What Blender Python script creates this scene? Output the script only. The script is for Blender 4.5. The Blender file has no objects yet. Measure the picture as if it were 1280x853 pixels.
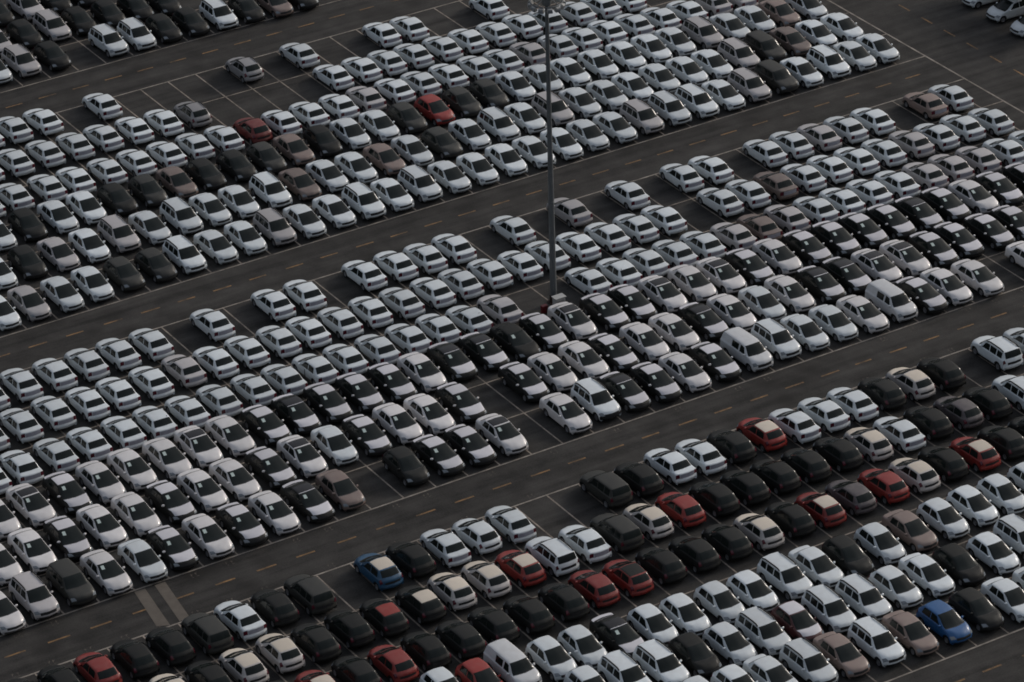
# Storage car park seen from the air at dusk: rows of new cars, lamp mast, painted aisles.
import bpy, bmesh, math, random
import numpy as np
from mathutils import Vector, Matrix, Euler

rnd = random.Random(7)
SC = bpy.context.scene
COL = SC.collection
BAY = 2.5

# ------------------------------------------------------------------ materials
def new_mat(name):
    m = bpy.data.materials.new(name); m.use_nodes = True
    nt = m.node_tree
    return m, nt, nt.nodes['Principled BSDF'], nt.links

def N(nt, kind, **kw):
    n = nt.nodes.new(kind)
    for k, v in kw.items():
        setattr(n, k, v)
    return n

def paint(name, col, rough=0.35, coat=0.4, dust=0.25, var=0.10, spec=0.5, metal=0.0, dustcol=(0.30, 0.28, 0.25)):
    """car paint: per-car value variation, a thin uneven film of dust on top-facing areas"""
    m, nt, b, L = new_mat(name)
    info = N(nt, 'ShaderNodeObjectInfo')
    tc = N(nt, 'ShaderNodeTexCoord')
    vadd = N(nt, 'ShaderNodeVectorMath', operation='ADD')
    vs = N(nt, 'ShaderNodeVectorMath', operation='SCALE'); vs.inputs[0].default_value = (1, 1, 1)
    mul = N(nt, 'ShaderNodeMath', operation='MULTIPLY'); mul.inputs[1].default_value = 60
    L.new(info.outputs['Random'], mul.inputs[0]); L.new(mul.outputs[0], vs.inputs['Scale'])
    L.new(tc.outputs['Object'], vadd.inputs[0]); L.new(vs.outputs[0], vadd.inputs[1])
    nz = N(nt, 'ShaderNodeTexNoise'); nz.inputs['Scale'].default_value = 2.2; nz.inputs['Detail'].default_value = 5
    L.new(vadd.outputs[0], nz.inputs['Vector'])
    hsv = N(nt, 'ShaderNodeHueSaturation'); hsv.inputs['Color'].default_value = (*col, 1)
    mr = N(nt, 'ShaderNodeMapRange'); mr.inputs['To Min'].default_value = 1 - var; mr.inputs['To Max'].default_value = 1 + var * 0.5
    L.new(info.outputs['Random'], mr.inputs['Value']); L.new(mr.outputs[0], hsv.inputs['Value'])
    mix = N(nt, 'ShaderNodeMix', data_type='RGBA')
    L.new(hsv.outputs[0], mix.inputs['A']); mix.inputs['B'].default_value = (*dustcol, 1)
    dr = N(nt, 'ShaderNodeMapRange'); dr.inputs['From Min'].default_value = 0.38; dr.inputs['From Max'].default_value = 0.75
    dr.inputs['To Max'].default_value = dust
    L.new(nz.outputs['Fac'], dr.inputs['Value']); L.new(dr.outputs[0], mix.inputs['Factor'])
    L.new(mix.outputs['Result'], b.inputs['Base Color'])
    rr = N(nt, 'ShaderNodeMapRange'); rr.inputs['To Min'].default_value = rough; rr.inputs['To Max'].default_value = min(1, rough + 0.3)
    L.new(nz.outputs['Fac'], rr.inputs['Value']); L.new(rr.outputs[0], b.inputs['Roughness'])
    b.inputs['Coat Weight'].default_value = coat; b.inputs['Coat Roughness'].default_value = 0.08
    b.inputs['Specular IOR Level'].default_value = spec; b.inputs['Metallic'].default_value = metal
    return m

def plain(name, col, rough=0.5, spec=0.5, metal=0.0, noise=0.2, scale=6):
    m, nt, b, L = new_mat(name)
    tc = N(nt, 'ShaderNodeTexCoord')
    nz = N(nt, 'ShaderNodeTexNoise'); nz.inputs['Scale'].default_value = scale; nz.inputs['Detail'].default_value = 4
    L.new(tc.outputs['Object'], nz.inputs['Vector'])
    cr = N(nt, 'ShaderNodeMix', data_type='RGBA')
    cr.inputs['A'].default_value = (*[c * (1 - noise) for c in col], 1); cr.inputs['B'].default_value = (*[min(1, c * (1 + noise)) for c in col], 1)
    L.new(nz.outputs['Fac'], cr.inputs['Factor']); L.new(cr.outputs['Result'], b.inputs['Base Color'])
    b.inputs['Roughness'].default_value = rough; b.inputs['Specular IOR Level'].default_value = spec; b.inputs['Metallic'].default_value = metal
    return m

M = {}
M['white'] = paint('white_paint', (0.65, 0.695, 0.715), 0.38, 0.5, 0.18, 0.18, 0.4)
M['warmwhite'] = paint('warm_white_paint', (0.66, 0.64, 0.635), 0.38, 0.5, 0.18, 0.14, 0.4)
M['silver'] = paint('silver_grey_paint', (0.42, 0.40, 0.40), 0.38, 0.4, 0.2, 0.2, 0.4)
M['palegrey'] = paint('pale_grey_paint', (0.56, 0.57, 0.58), 0.38, 0.4, 0.2, 0.1, 0.4)
M['black'] = paint('black_paint', (0.0145, 0.0150, 0.0140), 0.45, 0.05, 0.12, 0.35, 0.2, dustcol=(0.06, 0.058, 0.05))
M['olive'] = paint('dark_grey_paint', (0.030, 0.030, 0.0265), 0.45, 0.15, 0.25, 0.3, 0.3, dustcol=(0.075, 0.072, 0.062))
M['plum'] = paint('purplish_grey_paint', (0.075, 0.062, 0.066), 0.40, 0.2, 0.2, 0.1, 0.4)
M['taupe'] = paint('brown_paint', (0.20, 0.145, 0.125), 0.38, 0.3, 0.2, 0.35, 0.4)
M['red'] = paint('red_paint', (0.235, 0.020, 0.015), 0.38, 0.2, 0.10, 0.25, 0.35)
M['vignettedred'] = paint('vignette_darkened_red_paint', (0.13, 0.016, 0.014), 0.4, 0.15, 0.15, 0.1, 0.35)  # red for one car, lens vignette darkening put into its colour
M['greysilver'] = paint('dark_silver_paint', (0.24, 0.235, 0.24), 0.38, 0.3, 0.2, 0.1, 0.4)
M['darkred'] = paint('maroon_paint', (0.07, 0.014, 0.016), 0.35, 0.25, 0.1, 0.1, 0.4)
M['blue'] = paint('blue_paint', (0.012, 0.085, 0.235), 0.33, 0.3, 0.06, 0.1, 0.4)
M['teal'] = paint('deep_blue_paint', (0.012, 0.062, 0.125), 0.33, 0.3, 0.06, 0.1, 0.4)
M['film'] = paint('white_transport_film', (0.60, 0.59, 0.62), 0.5, 0.0, 0.12, 0.14, 0.4)
M['cream'] = paint('cream_transport_film', (0.62, 0.55, 0.46), 0.55, 0.0, 0.12, 0.12, 0.3)
M['creambody'] = paint('pale_beige_paint', (0.46, 0.43, 0.41), 0.42, 0.3, 0.18, 0.1, 0.35)
M['redfilm'] = paint('red_roof_paint', (0.24, 0.035, 0.03), 0.5, 0.0, 0.1, 0.1, 0.3)
M['glassroof'] = plain('black_roof_glass', (0.012, 0.010, 0.010), 0.12, 0.4)
M['glass'] = plain('tinted_window_glass', (0.010, 0.0135, 0.0125), 0.10, 0.18)
M['rubber'] = plain('tyre_rubber', (0.018, 0.018, 0.018), 0.8, 0.2)
M['alloy'] = plain('wheel_alloy', (0.22, 0.22, 0.23), 0.4, 0.5, 0.6)
M['darkplastic'] = plain('dark_plastic', (0.022, 0.022, 0.023), 0.6, 0.3)
M['lampglass'] = plain('headlamp_lens', (0.20, 0.22, 0.24), 0.15, 0.5)
M['taillens'] = plain('red_tail_lens', (0.085, 0.012, 0.022), 0.2, 0.5)
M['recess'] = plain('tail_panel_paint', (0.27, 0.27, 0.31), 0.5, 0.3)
M['paper'] = plain('paper_sheet', (0.46, 0.54, 0.51), 0.7, 0.3)
M['galv'] = plain('galvanised_steel', (0.125, 0.135, 0.14), 0.55, 0.4, 0.3, 0.15, 3)
M['cabinet'] = plain('grey_cabinet_paint', (0.36, 0.36, 0.35), 0.5, 0.4, 0, 0.15, 5)
M['redbox'] = plain('red_box_paint', (0.10, 0.008, 0.012), 0.45, 0.4)
M['rust'] = plain('brown_base_paint', (0.035, 0.022, 0.018), 0.8, 0.2)
M['lamp'] = plain('floodlight_housing', (0.30, 0.30, 0.29), 0.4, 0.5, 0.2)
M['concrete'] = plain('concrete_cover', (0.115, 0.10, 0.085), 0.9, 0.2, 0, 0.3, 1.5)

def ground_mat(name, c0, c1, stains=True):
    m, nt, b, L = new_mat(name)
    tc = N(nt, 'ShaderNodeTexCoord')
    def noise(scale, det=6, rough=0.6, vec=None):
        n = N(nt, 'ShaderNodeTexNoise'); n.inputs['Scale'].default_value = scale; n.inputs['Detail'].default_value = det; n.inputs['Roughness'].default_value = rough
        L.new(vec or tc.outputs['Object'], n.inputs['Vector']); return n
    big = noise(0.09); fine = noise(9, 3, 0.7); mid = noise(0.55, 5)
    mp = N(nt, 'ShaderNodeMapping'); mp.inputs['Scale'].default_value = (0.05, 0.9, 1)     # streaks of tyre wear along the aisles
    L.new(tc.outputs['Object'], mp.inputs['Vector'])
    streak = noise(1.0, 5, 0.55, mp.outputs[0])
    mix = N(nt, 'ShaderNodeMix', data_type='RGBA'); mix.inputs['A'].default_value = (*c0, 1); mix.inputs['B'].default_value = (*c1, 1)
    a = N(nt, 'ShaderNodeMath', operation='MULTIPLY_ADD'); a.inputs[1].default_value = 0.75
    a2 = N(nt, 'ShaderNodeMath', operation='MULTIPLY_ADD'); a2.inputs[1].default_value = 0.5
    a3 = N(nt, 'ShaderNodeMath', operation='MULTIPLY_ADD'); a3.inputs[1].default_value = 0.45; a3.inputs[2].default_value = -0.35
    L.new(fine.outputs['Fac'], a3.inputs[0]); L.new(mid.outputs['Fac'], a2.inputs[0]); L.new(a3.outputs[0], a2.inputs[2])
    L.new(streak.outputs['Fac'], a.inputs[0]); L.new(a2.outputs[0], a.inputs[2])
    rng = N(nt, 'ShaderNodeMapRange'); rng.inputs['From Min'].default_value = 0.34; rng.inputs['From Max'].default_value = 0.68
    L.new(a.outputs[0], rng.inputs['Value'])
    L.new(rng.outputs[0], mix.inputs['Factor'])
    out = mix.outputs['Result']
    if stains:
        vo = N(nt, 'ShaderNodeTexVoronoi'); vo.inputs['Scale'].default_value = 0.42
        wob = N(nt, 'ShaderNodeMix', data_type='RGBA'); wob.inputs['Factor'].default_value = 0.15
        n5 = noise(1.2, 3); L.new(tc.outputs['Object'], wob.inputs['A']); L.new(n5.outputs['Color'], wob.inputs['B'])
        L.new(wob.outputs['Result'], vo.inputs['Vector'])
        sr = N(nt, 'ShaderNodeMapRange'); sr.inputs['From Min'].default_value = 0.12; sr.inputs['From Max'].default_value = 0.5
        sr.inputs['To Min'].default_value = 0.8; sr.inputs['To Max'].default_value = 0.0
        L.new(vo.outputs['Distance'], sr.inputs['Value'])
        gate = N(nt, 'ShaderNodeMapRange'); gate.inputs['From Min'].default_value = 0.40; gate.inputs['From Max'].default_value = 0.58
        L.new(big.outputs['Fac'], gate.inputs['Value'])
        mm = N(nt, 'ShaderNodeMath', operation='MULTIPLY'); L.new(sr.outputs[0], mm.inputs[0]); L.new(gate.outputs[0], mm.inputs[1])
        st = N(nt, 'ShaderNodeMix', data_type='RGBA'); st.inputs['B'].default_value = (0.012, 0.011, 0.010, 1)
        L.new(mm.outputs[0], st.inputs['Factor']); L.new(out, st.inputs['A']); out = st.outputs['Result']
    L.new(out, b.inputs['Base Color'])
    b.inputs['Roughness'].default_value = 0.85; b.inputs['Specular IOR Level'].default_value = 0.25
    bp = N(nt, 'ShaderNodeBump'); bp.inputs['Strength'].default_value = 0.25; bp.inputs['Distance'].default_value = 0.01
    L.new(fine.outputs['Fac'], bp.inputs['Height']); L.new(bp.outputs[0], b.inputs['Normal'])
    return m

def line_mat(name, col, worn, amount):
    """road paint worn through to the asphalt in patches"""
    m, nt, b, L = new_mat(name)
    tc = N(nt, 'ShaderNodeTexCoord')
    n1 = N(nt, 'ShaderNodeTexNoise'); n1.inputs['Scale'].default_value = 0.8; n1.inputs['Detail'].default_value = 8; n1.inputs['Roughness'].default_value = 0.75
    L.new(tc.outputs['Object'], n1.inputs['Vector'])
    mr = N(nt, 'ShaderNodeMapRange'); mr.inputs['From Min'].default_value = amount - 0.14; mr.inputs['From Max'].default_value = amount + 0.16
    L.new(n1.outputs['Fac'], mr.inputs['Value'])
    mix = N(nt, 'ShaderNodeMix', data_type='RGBA'); mix.inputs['A'].default_value = (*worn, 1); mix.inputs['B'].default_value = (*col, 1)
    L.new(mr.outputs[0], mix.inputs['Factor']); L.new(mix.outputs['Result'], b.inputs['Base Color'])
    b.inputs['Roughness'].default_value = 0.8; b.inputs['Specular IOR Level'].default_value = 0.25
    return m

M['asphalt'] = ground_mat('asphalt', (0.0135, 0.0128, 0.0120), (0.052, 0.049, 0.0455))
M['verge'] = ground_mat('dark_verge_grass', (0.010, 0.014, 0.008), (0.020, 0.024, 0.013), False)
M['leaf'] = plain('dark_leaves', (0.014, 0.020, 0.010), 0.7, 0.2, 0, 0.5, 1.2)
M['bark'] = plain('bark', (0.03, 0.024, 0.018), 0.9, 0.2)
M['line'] = line_mat('worn_white_road_paint', (0.34, 0.30, 0.26), (0.085, 0.074, 0.064), 0.47)
M['bayline'] = line_mat('worn_bay_paint', (0.33, 0.28, 0.235), (0.06, 0.052, 0.045), 0.46)
M['scuff'] = line_mat('scuffed_paint', (0.15, 0.125, 0.105), (0.045, 0.040, 0.036), 0.54)
M['dash'] = line_mat('worn_yellow_road_paint', (0.29, 0.165, 0.070), (0.050, 0.038, 0.027), 0.50)

# ------------------------------------------------------------------ object helpers
def obj(name, verts, faces, mat, parent=None, smooth=None):
    me = bpy.data.meshes.new(name)
    me.from_pydata([tuple(map(float, v)) for v in verts], [], faces)
    me.update()
    if smooth is not None:
        me.shade_smooth()
        me.set_sharp_from_angle(angle=math.radians(smooth))
    o = bpy.data.objects.new(name, me)
    COL.objects.link(o)
    me.materials.append(mat)
    if parent:
        o.parent = parent
    return o

def thing(name, label, cat, loc=(0, 0, 0), rz=0.0, group=None):
    e = bpy.data.objects.new(name, None); COL.objects.link(e)
    e.empty_display_size = 0.3
    e.location = loc; e.rotation_euler = (0, 0, rz)
    e['label'] = label; e['category'] = cat
    if group:
        e['group'] = group
    return e

class MB:
    def __init__(s): s.v = []; s.f = []
    def add(s, v, f):
        o = len(s.v); s.v += [tuple(p) for p in v]; s.f += [tuple(i + o for i in q) for q in f]
    def box(s, c, d, bev=0.0, taper=1.0):
        bm = bmesh.new(); bmesh.ops.create_cube(bm, size=1)
        for v in bm.verts:
            k = taper if v.co.z > 0 else 1
            v.co = Vector((c[0] + v.co.x * d[0] * k, c[1] + v.co.y * d[1] * k, c[2] + v.co.z * d[2]))
        if bev:
            bmesh.ops.bevel(bm, geom=list(bm.edges), offset=bev, segments=2, affect='EDGES', profile=0.5)
        bm.verts.index_update()
        s.add([v.co[:] for v in bm.verts], [[v.index for v in f.verts] for f in bm.faces]); bm.free()
    def lathe(s, prof, n=16, axis='z', c=(0, 0, 0), closed=False):
        vs = []; fs = []
        for r, z in prof:
            for i in range(n):
                a = 2 * math.pi * i / n
                p = (r * math.cos(a), r * math.sin(a), z)
                if axis == 'y': p = (p[0], p[2], p[1])
                vs.append((p[0] + c[0], p[1] + c[1], p[2] + c[2]))
        m = len(prof)
        for j in range(m if closed else m - 1):
            for i in range(n):
                a = j * n + i; b_ = j * n + (i + 1) % n; c2 = ((j + 1) % m) * n + (i + 1) % n; d = ((j + 1) % m) * n + i
                fs.append((a, b_, c2, d))
        if not closed:
            fs.append(tuple(range(n))[::-1]); fs.append(tuple((m - 1) * n + i for i in range(n)))
        s.add(vs, fs)
    def tube(s, pts, r, n=8):
        pts = [Vector(p) for p in pts]; vs = []; fs = []
        for k, p in enumerate(pts):
            d = (pts[min(k + 1, len(pts) - 1)] - pts[max(k - 1, 0)]).normalized()
            a = d.orthogonal().normalized(); b_ = d.cross(a)
            for i in range(n):
                t = 2 * math.pi * i / n
                vs.append((p + (a * math.cos(t) + b_ * math.sin(t)) * r)[:])
        for k in range(len(pts) - 1):
            for i in range(n):
                fs.append((k * n + i, k * n + (i + 1) % n, (k + 1) * n + (i + 1) % n, (k + 1) * n + i))
        fs.append(tuple(range(n))[::-1]); fs.append(tuple((len(pts) - 1) * n + i for i in range(n)))
        s.add(vs, fs)
    def quad(s, p):
        s.add(p, [tuple(range(len(p)))])
    def build(s, name, mat, parent=None, smooth=None):
        return obj(name, s.v, s.f, mat, parent, smooth)

def structure(o):
    o['kind'] = 'structure'; return o

# ------------------------------------------------------------------ car bodies: a surface S(s, t) over stations s (nose to tail) and section points t (sill to centre line)
def pchip_slopes(x, y):
    h = np.diff(x); d = np.diff(y, axis=0) / h[:, None]
    m = np.zeros_like(y)
    for i in range(1, len(x) - 1):
        same = d[i - 1] * d[i] > 0
        w1 = 2 * h[i] + h[i - 1]; w2 = h[i] + 2 * h[i - 1]
        with np.errstate(divide='ignore', invalid='ignore'):
            v = (w1 + w2) / (w1 / d[i - 1] + w2 / d[i])
        m[i] = np.where(same, v, 0)
    m[0] = d[0]; m[-1] = d[-1]
    return m

class Surf:
    def __init__(s, stations):
        P = []
        for (xc, xs, w, zb, zm, zs, yg, zg, yr, zr, zc) in stations:
            ys = [0.88 * w, 0.985 * w, w, 0.972 * w, yg, yr, yr * 0.80, 0.0]
            zz = [zb, zb + 0.40 * (zm - zb), zm, zs, zg, zr, zr + 0.62 * (zc - zr), zc]
            P.append([(xc - (xc - xs) * min(abs(y) / w, 1.0) ** 2.4, y, z) for y, z in zip(ys, zz)])
        s.P = np.array(P)                                   # [S, 8, 3]
        s.n = len(P); s.sx = np.arange(s.n, dtype=float)
        # chord length between stations keeps the slopes natural
        d = np.linalg.norm(np.diff(s.P, axis=0), axis=2).mean(1)
        s.cl = np.concatenate([[0], np.cumsum(d)])
        s.flat = s.P.reshape(s.n, -1); s.m = pchip_slopes(s.cl, s.flat)
        s.tx = np.arange(8, dtype=float)
        s.cache = {}
    def section(s, a):
        i = int(min(max(math.floor(a), 0), s.n - 2)); f = a - i
        h = s.cl[i + 1] - s.cl[i]
        h00 = 2 * f**3 - 3 * f**2 + 1; h10 = f**3 - 2 * f**2 + f; h01 = -2 * f**3 + 3 * f**2; h11 = f**3 - f**2
        c = (h00 * s.flat[i] + h10 * h * s.m[i] + h01 * s.flat[i + 1] + h11 * h * s.m[i + 1]).reshape(8, 3)
        return c, pchip_slopes(s.tx, c)
    def at(s, a, t):
        key = round(a, 5)
        if key not in s.cache: s.cache[key] = s.section(a)
        c, m = s.cache[key]
        mir = t > 7
        if mir: t = 14 - t
        i = int(min(max(math.floor(t), 0), 6)); f = t - i
        p = (2 * f**3 - 3 * f**2 + 1) * c[i] + (f**3 - 2 * f**2 + f) * m[i] + (3 * f**2 - 2 * f**3) * c[i + 1] + (f**3 - f**2) * m[i + 1]
        return np.array((p[0], -p[1] if mir else p[1], p[2]))
    def normal(s, a, t, e=0.02):
        a0, a1 = max(a - e, 0), min(a + e, s.n - 1); t0, t1 = max(t - e, 0), min(t + e, 14)
        n = np.cross(s.at(a1, t) - s.at(a0, t), s.at(a, t1) - s.at(a, t0))
        l = np.linalg.norm(n)
        n = n / l if l > 1e-9 else np.array((0, 0, 1.0))
        c = np.array((0, 0, 0.6)); p = s.at(a, t)
        return n if np.dot(n, p - np.array((p[0] * 0.75, 0, 0.6))) > 0 else -n
    def body(s, wheels, arch):
        avals = []
        for i in range(s.n - 1):
            k = max(2, min(12, int(math.ceil(np.linalg.norm(s.P[i + 1] - s.P[i], axis=1).max() / 0.075))))
            avals += [i + j / k for j in range(k)]
        avals.append(s.n - 1.0)
        half = []
        for i, k in enumerate((3, 4, 5, 2, 3, 2, 3)):
            half += [i + j / k for j in range(k)]
        tv = half + [7.0] + [14 - t for t in reversed(half)]
        V = np.array([[s.at(a, t) for t in tv] for a in avals])
        nt = len(tv)
        verts = V.reshape(-1, 3).copy()
        side = np.abs(verts[:, 1]) > 0.55
        inside = np.zeros(len(verts), bool)
        for wx, wz in wheels:
            r = np.hypot(verts[:, 0] - wx, verts[:, 2] - wz)
            ins = side & (r < arch) & (verts[:, 2] < wz + arch)
            inside |= ins
        faces = []
        for i in range(len(avals) - 1):
            for j in range(nt - 1):
                q = (i * nt + j, i * nt + j + 1, (i + 1) * nt + j + 1, (i + 1) * nt + j)
                if not inside[list(q)].all(): faces.append(q)
        used = set(i for q in faces for i in q)
        for i in np.nonzero(inside)[0]:
            if i in used:
                wx, wz = min(wheels, key=lambda w: abs(w[0] - verts[i, 0]))
                dx, dz = verts[i, 0] - wx, verts[i, 2] - wz; r = math.hypot(dx, dz) or 1e-6
                if dz > -0.05: verts[i, 0] = wx + dx / r * arch; verts[i, 2] = wz + dz / r * arch
        # close nose and tail with a fan strip (both ends lie under the bumpers)
        for i in (0, len(avals) - 1):
            for j in range(nt // 2):
                a, b, c, d = i * nt + j, i * nt + j + 1, i * nt + nt - 2 - j, i * nt + nt - 1 - j
                if b == c: faces.append((a, b, d))
                else: faces.append((a, b, c, d))
        idx = {}; v2 = []
        f2 = []
        for q in faces:
            r = []
            for i in q:
                if i not in idx: idx[i] = len(v2); v2.append(verts[i])
                r.append(idx[i])
            f2.append(tuple(r))
        bm = bmesh.new()
        bv = [bm.verts.new(tuple(v)) for v in v2]
        for q in f2:
            try: bm.faces.new([bv[i] for i in q])
            except ValueError: pass
        bmesh.ops.remove_doubles(bm, verts=bm.verts, dist=0.0008)
        bmesh.ops.recalc_face_normals(bm, faces=bm.faces)
        bm.verts.index_update()
        out = [v.co[:] for v in bm.verts], [[v.index for v in f.verts] for f in bm.faces]
        bm.free(); return out
    def patch(s, corners, off=0.006, na=8, nt=8, flip=False):
        """panel over the quad corners [(s,t) x4] lying OFF proud of the skin, with turned-in rims"""
        (a0, t0), (a1, t1), (a2, t2), (a3, t3) = corners
        top = []
        for i in range(na + 1):
            u = i / na
            for j in range(nt + 1):
                v = j / nt
                a = (1 - u) * ((1 - v) * a0 + v * a1) + u * ((1 - v) * a3 + v * a2)
                t = (1 - u) * ((1 - v) * t0 + v * t1) + u * ((1 - v) * t3 + v * t2)
                n_ = s.normal(a, min(t, 6.98) if t <= 7 else max(t, 7.02))
                top.append((s.at(a, t), n_))
        vs = [p + n_ * off for p, n_ in top]
        fs = []
        for i in range(na):
            for j in range(nt):
                q = (i * (nt + 1) + j, i * (nt + 1) + j + 1, (i + 1) * (nt + 1) + j + 1, (i + 1) * (nt + 1) + j)
                fs.append(q)
        rim = [j for j in range(nt + 1)] + [i * (nt + 1) + nt for i in range(1, na + 1)] + [na * (nt + 1) + j for j in range(nt - 1, -1, -1)] + [i * (nt + 1) for i in range(na - 1, 0, -1)]
        base = len(vs)
        for r in rim: vs.append(top[r][0] - top[r][1] * 0.012)
        for k in range(len(rim)):
            k2 = (k + 1) % len(rim)
            fs.append((rim[k], base + k, base + k2, rim[k2]))
        # outward facing
        i0 = (na // 2) * (nt + 1) + nt // 2
        n = np.cross(vs[i0 + 1] - vs[i0], vs[i0 + nt + 1] - vs[i0])
        if np.dot(n, top[i0][1]) < 0: fs = [f[::-1] for f in fs]
        return vs, fs

def mirror(corners):
    return [(a, 14 - t) for a, t in corners]

# stations: xc, xs, half width, z sill, z widest, z shoulder, y/z glass foot, y/z cant rail, z centre
SHAPES = {}
def low(xc, xs, w, zb, z):            # a station across the bumper, height z
    h = z - zb
    return (xc, xs, w, zb, zb + 0.55 * h, zb + 0.86 * h, 0.88 * w, zb + 0.94 * h, 0.72 * w, zb + 0.98 * h, z)

SHAPES['compact_sedan'] = dict(st=[
    low(2.08, 1.76, .75, .20, .25), low(2.15, 1.84, .81, .20, .37), low(2.15, 1.83, .83, .20, .52), low(2.10, 1.78, .84, .20, .655),
    (2.00, 1.66, .845, .20, .50, .68, .78, .735, .66, .765, .785),
    (1.58, 1.36, .85, .20, .56, .80, .80, .855, .70, .89, .90),
    (1.20, 1.00, .85, .20, .58, .87, .81, .905, .76, .925, .945),
    (.08, -.02, .85, .20, .60, .90, .80, .93, .64, 1.385, 1.425),
    (-.45, -.47, .85, .20, .61, .91, .80, .94, .65, 1.42, 1.475),
    (-1.13, -1.06, .85, .20, .62, .925, .80, .96, .63, 1.385, 1.44),
    (-1.68, -1.52, .848, .26, .63, .96, .785, 1.02, .71, 1.055, 1.08),
    (-2.04, -1.88, .845, .26, .64, .965, .775, 1.02, .71, 1.045, 1.06),
    low(-2.09, -1.91, .845, .26, 1.0), low(-2.12, -1.93, .85, .27, .70), low(-2.18, -1.97, .85, .28, .56), low(-2.15, -1.93, .82, .28, .40), low(-2.09, -1.86, .76, .28, .31)],
    w=.85, cowl=6, rf=7, rr=9, rb=10, wheels=(1.33, -1.22), wr=.30, ntop=4, tail=12)
SHAPES['sedan'] = dict(st=[
    low(2.22, 1.86, .79, .19, .24), low(2.30, 1.95, .85, .19, .37), low(2.30, 1.94, .875, .19, .52), low(2.25, 1.88, .882, .19, .65),
    (2.12, 1.72, .885, .19, .50, .67, .80, .72, .66, .75, .775),
    (1.62, 1.40, .89, .19, .56, .80, .82, .87, .68, .92, .94),
    (1.28, 1.06, .89, .19, .58, .875, .845, .92, .80, .945, .967),
    (.02, -.14, .89, .19, .60, .91, .83, .95, .65, 1.38, 1.425),
    (-.50, -.54, .89, .19, .61, .92, .83, .96, .66, 1.41, 1.465),
    (-1.20, -1.13, .89, .19, .62, .94, .83, .98, .645, 1.36, 1.412),
    (-1.86, -1.70, .885, .26, .63, .97, .805, 1.03, .735, 1.06, 1.085),
    (-2.20, -2.00, .88, .26, .64, .96, .785, 1.02, .715, 1.045, 1.06),
    low(-2.26, -2.05, .875, .26, .98), low(-2.29, -2.07, .88, .27, .70), low(-2.34, -2.10, .88, .28, .55), low(-2.30, -2.05, .85, .28, .39), low(-2.22, -1.98, .79, .28, .31)],
    w=.89, cowl=6, rf=7, rr=9, rb=10, wheels=(1.42, -1.26), wr=.32, ntop=4, tail=12)
SHAPES['hatchback'] = dict(st=[
    low(1.98, 1.63, .76, .20, .25), low(2.05, 1.71, .83, .20, .37), low(2.05, 1.70, .855, .20, .54), low(2.00, 1.62, .86, .19, .67),
    (1.88, 1.46, .865, .20, .50, .70, .78, .75, .62, .785, .81),
    (1.48, 1.20, .87, .20, .56, .84, .80, .90, .64, .945, .965),
    (1.22, .98, .87, .20, .58, .89, .825, .935, .765, .96, .985),
    (.08, -.10, .87, .20, .60, .93, .81, .97, .63, 1.42, 1.47),
    (-.45, -.50, .87, .20, .61, .94, .81, .98, .645, 1.46, 1.52),
    (-1.30, -1.16, .87, .20, .62, .95, .805, 1.00, .615, 1.41, 1.465),
    (-1.82, -1.56, .865, .26, .63, .95, .775, 1.02, .66, 1.05, 1.06),
    (-1.93, -1.66, .86, .26, .63, .90, .76, .94, .67, .955, .965),
    low(-1.97, -1.72, .863, .26, .86), low(-1.99, -1.73, .863, .27, .68), low(-2.05, -1.77, .863, .28, .54), low(-2.01, -1.73, .83, .28, .38), low(-1.95, -1.66, .77, .28, .31)],
    w=.87, cowl=6, rf=7, rr=9, rb=10, wheels=(1.26, -1.24), wr=.31, ntop=4, tail=11.2)
SHAPES['suv'] = dict(st=[
    low(2.02, 1.70, .78, .24, .30), low(2.10, 1.80, .85, .25, .42), low(2.10, 1.80, .88, .26, .60), low(2.06, 1.74, .89, .26, .76),
    (1.96, 1.62, .895, .27, .58, .80, .80, .85, .66, .875, .895),
    (1.45, 1.24, .90, .27, .62, .92, .82, .97, .68, 1.00, 1.02),
    (1.14, .90, .90, .27, .64, .98, .85, 1.025, .78, 1.045, 1.07),
    (.32, .18, .90, .27, .66, 1.00, .84, 1.04, .675, 1.525, 1.57),
    (-.40, -.44, .90, .27, .67, 1.01, .84, 1.05, .69, 1.57, 1.625),
    (-1.72, -1.62, .90, .27, .68, 1.02, .83, 1.06, .665, 1.535, 1.59),
    (-2.04, -1.86, .89, .28, .68, 1.02, .80, 1.07, .70, 1.09, 1.10),
    (-2.08, -1.89, .885, .29, .66, .96, .79, 1.00, .70, 1.01, 1.02),
    low(-2.11, -1.91, .885, .30, .92), low(-2.13, -1.92, .885, .30, .70), low(-2.17, -1.95, .885, .30, .56), low(-2.13, -1.90, .85, .29, .40), low(-2.06, -1.84, .78, .28, .31)],
    w=.90, cowl=6, rf=7, rr=9, rb=10, wheels=(1.33, -1.30), wr=.34, ntop=4, tail=11.2)
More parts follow.
